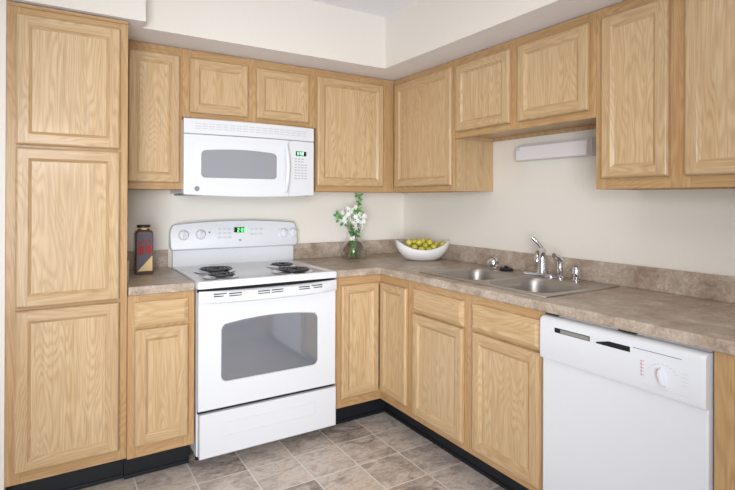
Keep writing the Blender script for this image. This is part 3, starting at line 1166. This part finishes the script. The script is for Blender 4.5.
def bowl_half(y0, y1):
    """One half of the rim with its bowl: loops from the half rectangle inwards and down."""
    bx0, bx1 = SX0 + 0.035, -0.165
    by0, by1 = y0 + (0.038 if y0 == SY0 else 0.018), y1 - (0.038 if y1 == SY1 else 0.018)
    cx, cy = (bx0 + bx1) / 2, (by0 + by1) / 2
    n = 72

    def sup(ax, ay, z, p):
        out = []
        for i in range(n):
            a = 2 * PI * (i + 0.5) / n
            c, s = math.cos(a), math.sin(a)
            out.append((cx + ax * math.copysign(abs(c) ** (2 / p), c), cy + ay * math.copysign(abs(s) ** (2 / p), s), z))
        return out
    ax, ay = (bx1 - bx0) / 2, (by1 - by0) / 2
    lp = sup(ax, ay, ZR, 4.0)
    outer = []
    for p in lp:
        dx, dy = p[0] - cx, p[1] - cy
        k = 1e9
        if dx: k = min(k, ((SX1 - cx) if dx > 0 else (SX0 - cx)) / dx)
        if dy: k = min(k, ((y1 - cy) if dy > 0 else (y0 - cy)) / dy)
        outer.append([cx + dx * k, cy + dy * k, ZR])
    for X in (SX0, SX1):
        for Y in (y0, y1):
            b = min(outer, key=lambda q: (q[0] - X) ** 2 + (q[1] - Y) ** 2)
            b[0], b[1] = X, Y
    prof = [(1.0, 0, 4.0), (0.985, -0.004, 4.0), (0.965, -0.014, 3.9), (0.95, -0.04, 3.8), (0.93, -0.10, 3.6), (0.90, -0.145, 3.4), (0.84, -0.165, 3.2), (0.70, -0.174, 3.0), (0.45, -0.177, 2.6), (0.2, -0.179, 2.2), (0.115, -0.180, 2.0), (0.10, -0.186, 2.0), (0.02, -0.187, 2.0)]
    mb.loft([[tuple(q) for q in outer]] + [sup(ax * s, ay * s, ZR + dz, p) for s, dz, p in prof], True, False, True)
    return cx, cy


c1 = bowl_half(SY0, YM)
c2 = bowl_half(YM, SY1)
mb.loft([rr(SX0, SX1, SY0, SY1, 0.001, ZR, 1), rr(SX0 - 0.003, SX1 + 0.003, SY0 - 0.003, SY1 + 0.003, 0.004, ZCT + 0.001, 1)], True)
mb.build('basin', STEEL, t, smooth=True, weld=True)
for cx, cy in (c1, c2):
    MB().lathe([(0.042, 0.0), (0.042, 0.003), (0.034, 0.004), (0.03, 0.001), (0.002, 0.0005)], (cx, cy, ZR - 0.180), 28, cap=False).build('drain', CHROME, t, smooth=True)
ZD = ZR + 0.0005
# faucet
t = thing('kitchen_faucet', (-0.11, -1.345, ZD), 'chrome single-lever kitchen faucet with an arched spout on the sink deck', 'faucet')
mb = MB()
lps = []
for s, h in ((1.0, 0.0), (1.0, 0.008), (0.93, 0.013), (0.7, 0.015)):
    lp = []
    for i in range(40):
        a = 2 * PI * i / 40
        c, sn = math.cos(a), math.sin(a)
        lp.append((-0.11 + 0.028 * s * math.copysign(abs(c) ** 0.7, c), -1.336 + 0.098 * (1 - (1 - s) * 0.25) * math.copysign(abs(sn) ** 0.6, sn), ZD + h))
    lps.append(lp)
mb.loft(lps, True, True, True)
mb.build('base_plate', CHROME, t, smooth=True)
fx, fy = -0.11, -1.362
mb = MB()
mb.lathe([(0.029, 0.013), (0.026, 0.022), (0.0225, 0.05), (0.020, 0.09), (0.020, 0.115), (0.021, 0.125), (0.020, 0.138), (0.010, 0.146), (0.001, 0.147)], (fx, fy, ZD), 28)
mb.build('faucet_body', CHROME, t, smooth=True)
mb = MB()
sp = []
for k in range(13):
    a = k / 12
    th = PI * 0.93 * a
    sr = 0.056 * (1 - math.cos(th))
    sp.append((fx - 0.89 * sr, fy - 0.456 * sr, ZD + 0.095 + 0.036 * math.sin(th) + 0.006 * a))
sp.append((sp[-1][0] - 0.002, sp[-1][1], sp[-1][2] - 0.022))
mb.tube(sp, [0.018] * 5 + [0.016] * 5 + [0.0145, 0.0145, 0.0155, 0.0155], 16)
mb.build('spout', CHROME, t, smooth=True)
mb = MB()
mb.tube([(fx, fy, ZD + 0.138), (fx - 0.004, fy + 0.012, ZD + 0.158), (fx - 0.012, fy + 0.028, ZD + 0.178), (fx - 0.022, fy + 0.044, ZD + 0.196)], [0.012, 0.009, 0.0085, 0.010], 12)
mb.build('lever', CHROME, t, smooth=True)
# side sprayer
sx, sy = -0.10, -1.462
t = thing('side_sprayer', (sx, sy, ZD), 'chrome pull-out side sprayer standing between the faucet and the air gap', 'sprayer')
MB().lathe([(0.026, 0), (0.026, 0.005), (0.020, 0.010), (0.015, 0.016)], (sx, sy, ZD), 24).build('holder', CHROME, t, smooth=True)
mb = MB()
mb.lathe([(0.013, 0.016), (0.0145, 0.03), (0.012, 0.06), (0.013, 0.085), (0.014, 0.095), (0.001, 0.100)], (sx, sy, ZD), 20)
mb.tube([(sx + 0.004, sy - 0.004, ZD + 0.088), (sx - 0.014, sy + 0.002, ZD + 0.108), (sx - 0.036, sy + 0.006, ZD + 0.116)], [0.015, 0.0135, 0.012], 16)
mb.build('spray_head', CHROME, t, smooth=True)
mb = MB()
mb.tube([(sx - 0.036, sy + 0.006, ZD + 0.116), (sx - 0.041, sy + 0.007, ZD + 0.117)], 0.0125, 16)
mb.build('nozzle', DARKG, t)
# air gap cap
ax_, ay_ = -0.095, -1.550
t = thing('air_gap_cap', (ax_, ay_, ZD), 'short chrome air gap cylinder at the right end of the sink deck', 'air gap')
MB().lathe([(0.0255, 0), (0.0255, 0.004), (0.019, 0.007)], (ax_, ay_, ZD), 24).build('flange', CHROME, t, smooth=True)
MB().lathe([(0.0175, 0.007), (0.0175, 0.062), (0.0155, 0.067), (0.001, 0.068)], (ax_, ay_, ZD), 28).build('cap', CHROME, t, smooth=True)
mb = MB()
mb.tube([(ax_ - 0.0150, ay_ - 0.0105, ZD + 0.020), (ax_ - 0.0150, ay_ - 0.0105, ZD + 0.036)], 0.0035, 8)
mb.build('vent_opening', BLACK, t)

# drain strainer lying on its side and black stopper
mb = MB()
tt = bmesh.new()
m2 = MB()
m2.lathe([(0.034, 0.0), (0.034, 0.004), (0.030, 0.007), (0.026, 0.010), (0.024, 0.030), (0.018, 0.034), (0.001, 0.034)], (0, 0, 0), 28)
mb.merge(m2.bm, 0, Matrix.Translation((-0.125, -1.035, ZD + 0.033)) @ Matrix.Rotation(math.radians(-62), 4, 'Y') @ Matrix.Rotation(math.radians(20), 4, 'X'))
mb.origin = (-0.125, -1.035, ZD)
o = mb.build('basket_strainer', CHROME, None, smooth=True)
tag(o, 'chrome basket strainer tipped on its side at the back of the sink', 'strainer')
mb = MB()
mb.lathe([(0.036, 0.0), (0.038, 0.006), (0.034, 0.012), (0.022, 0.016), (0.010, 0.018), (0.009, 0.020), (0.012, 0.022), (0.011, 0.025), (0.001, 0.026)], (-0.115, -1.125, ZD), 28)
mb.origin = (-0.115, -1.125, ZD)
o = mb.build('sink_stopper', BLACKR, None, smooth=True)
tag(o, 'black rubber sink stopper beside the tipped strainer', 'stopper')

# ------------------------------------------------------------ under-cabinet light
t = thing('wall_light', (-0.04, -1.37, 1.515), 'white fluorescent strip light mounted on the wall under the raised cabinet', 'light fixture')
mb = MB()
mb.box((-0.030, -1.588, 1.531), (-0.002, -1.147, 1.622), 0.002)
mb.build('housing', WHITE2, t)
mb = MB()
prof = [(-0.031, 1.530), (-0.066, 1.532), (-0.070, 1.537), (-0.066, 1.604), (-0.060, 1.610), (-0.031, 1.612)]
mb.loft([[(x, y, z) for x, z in prof] for y in (-1.150, -1.585)], True, True, True)
mb.build('diffuser', LENS, t)
mb = MB()
mb.box((-0.078, -1.178, 1.585), (-0.071, -1.166, 1.600), 0.001)
mb.build('switch', GREYW, t)

# ------------------------------------------------------------ bowl of fruit
BC = Vector((-0.198, -0.480, ZCT))
RV = Vector((math.cos(0.5477), -math.sin(0.5477), 0))
FV = Vector((math.sin(0.5477), math.cos(0.5477), 0))
NB = 48


def bowl_loop(f, ins=0.0, base=False):
    """f 0 foot .. 1 rim; pointed ends rise, long sides dip."""
    out = []
    for i in range(NB):
        a = 2 * PI * i / NB
        c, s = math.cos(a), math.sin(a)
        rx = 0.085 + (0.178 - 0.085) * math.sin(f * PI / 2) ** 0.9 - ins
        ry = 0.050 + (0.112 - 0.050) * math.sin(f * PI / 2) ** 0.9 - ins
        z = f ** 1.25 * (0.072 + 0.058 * abs(c) ** 2.2)
        p = BC + RV * (rx * c) + FV * (ry * s) + Vector((0, 0, 0.001 + z))
        out.append(tuple(p))
    return out


mb = MB()
lps = [bowl_loop(k / 10) for k in range(11)]
inn = []
for k in range(10, 1, -1):
    lp = [(x, y, z + 0.004) for x, y, z in bowl_loop(k / 10, 0.006)]
    inn.append(lp)
mb.loft(lps + inn, True, True, True)
mb.origin = tuple(BC)
o = mb.build('fruit_bowl', CERAM, None, smooth=True)
tag(o, 'white ceramic boat-shaped bowl on the counter corner, full of fruit', 'bowl')


def pear_mesh():
    mb = MB()
    mb.lathe([(0.003, -0.023), (0.015, -0.021), (0.022, -0.012), (0.0245, 0.0), (0.022, 0.011), (0.016, 0.019), (0.009, 0.024), (0.003, 0.024)], (0, 0, 0), 20)
    return mb


spots = [  # (along the bowl, across, height, label)
    (-0.125, 0.005, 0.098, 'small yellow-green fruit at the far left tip of the bowl'),
    (-0.098, -0.020, 0.096, 'small yellow-green fruit just inside the left tip, front'),
    (-0.083, 0.000, 0.128, 'yellow-green fruit highest on the left of the heap'),
    (-0.055, -0.038, 0.106, 'yellow-green fruit at the front, left of centre in the bowl'),
    (-0.042, 0.020, 0.130, 'yellow-green fruit at the back, left of centre on the heap'),
    (-0.024, -0.022, 0.126, 'round yellow fruit on top, left of the middle of the heap'),
    (-0.008, -0.060, 0.088, 'yellow-green fruit low at the middle of the front rim'),
    (0.003, 0.015, 0.136, 'yellow-green fruit at the back centre of the heap'),
    (0.018, -0.025, 0.112, 'yellow-green fruit in the middle of the heap, front'),
    (0.034, -0.052, 0.090, 'yellow fruit low at the front, right of centre'),
    (0.045, -0.002, 0.125, 'yellow-green fruit highest on the right of the heap'),
    (0.066, -0.030, 0.102, 'yellow-green fruit at the front, right of the heap'),
    (0.090, 0.004, 0.112, 'yellow-green fruit near the right end, back'),
    (0.112, -0.020, 0.100, 'small yellow-green fruit just inside the right tip'),
    (0.128, 0.005, 0.115, 'yellow-green fruit at the far right tip of the bowl'),
    (-0.040, 0.050, 0.105, 'green fruit behind the left half of the heap'),
    (0.040, 0.050, 0.105, 'green fruit behind the right half of the heap'),
]
P_ = [Vector(q[:3]) for q in spots]
for _ in range(300):          # ease the heap apart until nothing presses into its neighbour
    for i in range(len(P_)):
        for j in range(i):
            d = P_[i] - P_[j]
            if d.length < 0.0475:
                d = d.normalized() * (0.0475 - d.length) * 0.5
                P_[i] += d
                P_[j] -= d
proto = None
for (_a, _b, _h, lab), (a, b, h) in zip(spots, P_):
    if proto is None:
        m_ = pear_mesh()
        proto = m_.build('green_fruit', FRUIT, None, smooth=True)
        proto_stem = None
        o = proto
        mbs = MB()
        mbs.tube([(0, 0, 0.022), (0.001, 0, 0.028), (0.003, 0.001, 0.032)], 0.0012, 6)
        proto_stem = mbs.build('stem', DKLID, proto)
    else:
        o = proto.copy(); COL.objects.link(o)
        s2 = proto_stem.copy(); COL.objects.link(s2); s2.parent = o
    tag(o, lab, 'fruit', 'yellow-green fruit heaped in the white bowl')
    o.location = BC + RV * a + FV * b + Vector((0, 0, h - 0.014))
    o.rotation_euler = (random.uniform(-1.2, 1.2), random.uniform(-1.2, 1.2), random.uniform(0, 6))
    k = random.uniform(0.86, 0.96)
    o.scale = (k, k, k)

# ------------------------------------------------------------ vase of flowers
VC = Vector((-0.545, -0.180, ZCT + 0.001))
mb = MB()
prof_o = [(0.034, 0.0), (0.062, 0.004), (0.083, 0.024), (0.091, 0.052), (0.084, 0.080), (0.062, 0.105), (0.042, 0.122), (0.034, 0.142), (0.037, 0.168), (0.047, 0.196), (0.062, 0.220)]
prof_i = [(r - 0.0025, h + 0.001) for r, h in reversed(prof_o[1:])] + [(0.028, 0.006), (0.001, 0.006)]
mb.lathe(prof_o + prof_i, VC, 40)
mb.origin = tuple(VC)
o = mb.build('glass_vase', GLASS, None, smooth=True)
tag(o, 'clear glass vase with a round belly, holding white flowers by the back wall', 'vase')
t = thing('flower_bouquet', tuple(VC + Vector((0, 0, 0.01))), 'loose bouquet of white star-shaped flowers with green leaves standing in the glass vase', 'flowers')


def petal(mb, c, d, up, L, wd):
    """A leaf or petal: curved blade with a mid-rib fold and thickness."""
    d = d.normalized()
    sd = d.cross(up).normalized()
    nn = sd.cross(d).normalized()
    rows = []
    for k in range(6):
        s = k / 5
        wv = wd * math.sin(PI * min(1, s * 0.95 + 0.06)) ** 0.8
        p = c + d * (L * s) - nn * (L * 0.25 * s * s)
        rows.append([p - sd * wv + nn * wv * 0.25, p, p + sd * wv + nn * wv * 0.25, p - nn * 0.0008])
    mb.loft(rows, True, True, True)


heads = [(-0.060, 0.0, 0.275), (-0.036, -0.01, 0.300), (-0.078, 0.01, 0.305), (-0.026, 0.02, 0.262), (0.012, -0.01, 0.280), (0.045, 0.01, 0.270), (0.052, -0.01, 0.240), (0.0, -0.02, 0.240),
         (-0.062, -0.01, 0.248), (-0.005, 0.01, 0.325), (0.012, 0.0, 0.345), (-0.04, 0.0, 0.335), (0.050, -0.01, 0.212), (-0.01, -0.034, 0.135), (0.070, 0.0, 0.285), (0.014, -0.02, 0.208),
         (-0.045, -0.02, 0.285), (0.028, -0.02, 0.255), (0.066, 0.0, 0.250), (-0.020, -0.02, 0.312), (-0.082, 0.0, 0.262), (0.034, 0.0, 0.300)]
stems = MB()
for i, (a, b, h) in enumerate(heads):
    p = VC + RV * a + FV * b + Vector((0, 0, h))
    if h > 0.2:
        stems.tube([VC + RV * (-a * 0.5) + Vector((0, 0, 0.015)), VC + RV * a * 0.12 + Vector((0, 0, 0.135)), VC + RV * a * 0.55 + FV * b * .5 + Vector((0, 0, 0.21)), p], 0.0014, 5)
    mb = MB()
    ax = (-FV * 0.9 + Vector((random.uniform(-.5, .5), random.uniform(-.3, .3), random.uniform(0, .7)))).normalized()
    e1 = ax.cross(Vector((0, 0, 1))).normalized()
    e2 = ax.cross(e1)
    n = 6
    for k in range(n):
        an = 2 * PI * k / n + random.random() * 0.3
        petal(mb, p, e1 * math.cos(an) + e2 * math.sin(an) + ax * 0.35, ax, random.uniform(0.018, 0.026), 0.0050)
    mb.build('blossom', PETAL, t)
top = VC + RV * 0.034 + Vector((0, 0, 0.42))
stems.tube([VC + Vector((0.01, 0, 0.015)), VC + RV * 0.004 + Vector((0, 0, 0.14)), VC + RV * 0.022 + Vector((0, 0, 0.28)), top], 0.0018, 6)
lft = VC - RV * 0.105 + Vector((0, 0, 0.29))
stems.tube([VC + Vector((-0.01, 0, 0.015)), VC + RV * -0.004 + Vector((0, 0, 0.14)), VC - RV * 0.04 + Vector((0, 0, 0.22)), lft], 0.0016, 6)
stems.build('stems', STEMM, t, smooth=True)
leaf_spots = [(top, 10, 0.030), (VC + RV * 0.036 + Vector((0, 0, 0.375)), 5, 0.032), (VC + RV * 0.030 + Vector((0, 0, 0.330)), 5, 0.034), (VC + RV * 0.012 + Vector((0, 0, 0.31)), 5, 0.036),
              (lft, 7, 0.036), (lft + RV * 0.012 - Vector((0, 0, 0.02)), 5, 0.034), (VC - RV * 0.055 + Vector((0, 0, 0.235)), 6, 0.036), (VC + RV * 0.035 + Vector((0, 0, 0.245)), 5, 0.03),
              (VC + RV * 0.0 - FV * .01 + Vector((0, 0, 0.180)), 8, 0.042), (VC + RV * 0.012 - FV * .012 + Vector((0, 0, 0.165)), 6, 0.042), (VC - RV * 0.02 + Vector((0, 0, 0.085)), 6, 0.040), (VC - RV * 0.0 + Vector((0, 0, 0.11)), 4, 0.035)]
for c, n, L in leaf_spots:
    for k in range(n):
        mb = MB()
        an = 2 * PI * k / n + random.random()
        inside = c.z < ZCT + 0.15
        d = RV * math.cos(an) * (0.5 if inside else 1) + Vector((0, 0, 1)) * (math.sin(an) * 0.8 + 0.25) - FV * random.uniform(0, 0.5 if not inside else 0.1)
        petal(mb, c + RV * random.uniform(-.012, .012) + Vector((0, 0, random.uniform(-.01, .01))), d, -FV + Vector((0, 0, 0.3)), L * random.uniform(0.7, 1.0), L * 0.24)
        mb.build('leaf', LEAFM if random.random() < 0.65 else LEAF2, t)

# ------------------------------------------------------------ jar of dry mix
JC = Vector((-1.862, -0.210, ZCT + 0.0008))
t = thing('glass_jar', tuple(JC), 'square jar with dark lid and red lettering, on the short countertop beside the pantry', 'jar')


def sq(h, z, r):
    return [tuple(JC + Vector((x, y, zz))) for x, y, zz in rr(-h, h, -h, h, r, z)]


mb = MB()
mb.loft([sq(0.041, 0.0, 0.008), sq(0.0445, 0.004, 0.010), sq(0.0445, 0.214, 0.012), sq(0.040, 0.225, 0.014), sq(0.029, 0.234, 0.020), sq(0.027, 0.243, 0.022)], True, True, True)
jr = mb.build('jar_body', mat('dark_jar_glass', srgb(84, 68, 64), 0.12, coat=0.6), t, smooth=True)
W[jr.name] = W[t.name]
mb = MB()
mb.lathe([(0.030, 0.2445), (0.0335, 0.2455), (0.034, 0.255), (0.032, 0.258), (0.001, 0.258)], JC, 28)
mb.build('lid', DKLID, t, smooth=True)
mb = MB()
mb.lathe([(0.0305, 0.233), (0.0305, 0.2435)], JC, 28)
mb.build('neck_band', CREAM, t)


def jface(pts, y, th, m, name, par):      # a flat printed shape on the jar's front face
    mb = MB()
    a = [tuple(JC + Vector((x, y, z))) for x, z in pts]
    b = [tuple(JC + Vector((x, y - th, z))) for x, z in pts]
    mb.loft([a, b], True, True, True)
    return mb.build(name, m, par)


jface([(-0.038, 0.016), (0.038, 0.016), (0.038, 0.214), (-0.038, 0.214)], -0.0442, 0.0008, mat('dark_blue_label', srgb(92, 86, 98), 0.5), 'label_panel', t)
jface([(-0.034, 0.018), (0.038, 0.018), (0.038, 0.098)], -0.0450, 0.0006, CREAM, 'cream_patch', t)
# lettering: a small word over a large five-letter word, blurred in the photograph
mb = MB()


def strokes(mb, x, z, w_, h, lines, y, r):
    for ln in lines:
        mb.tube([tuple(JC + Vector((x + a * w_, y, z + b * h + 0.10 * (x + a * w_)))) for a, b in ln], r, 4)


GL = {'I': [[(.5, 0), (.5, 1)]], 'N': [[(0, 0), (0, 1), (1, 0), (1, 1)]], 'O': [[(0, 0), (0, 1), (1, 1), (1, 0), (0, 0)]], 'T': [[(0, 1), (1, 1)], [(.5, 0), (.5, 1)]],
      'Y': [[(0, 1), (.5, .5), (1, 1)], [(.5, .5), (.5, 0)]], 'S': [[(1, 1), (0, 1), (0, .5), (1, .5), (1, 0), (0, 0)]], 'A': [[(0, 0), (.5, 1), (1, 0)], [(.2, .4), (.8, .4)]]}
for i, ch in enumerate('OTTO'):
    strokes(mb, -0.031 + i * 0.0168, 0.108, 0.0110, 0.042, GL[ch], -0.0455, 0.0036)
mb.build('red_lettering', RED, t)['label'] = 'large red lettering'
mb = MB()
for i in range(5):
    strokes(mb, -0.028 + i * 0.0122, 0.163, 0.007, 0.018, GL['SATIN'[i]], -0.0455, 0.0018)
mb.build('small_red_lettering', RED, t)
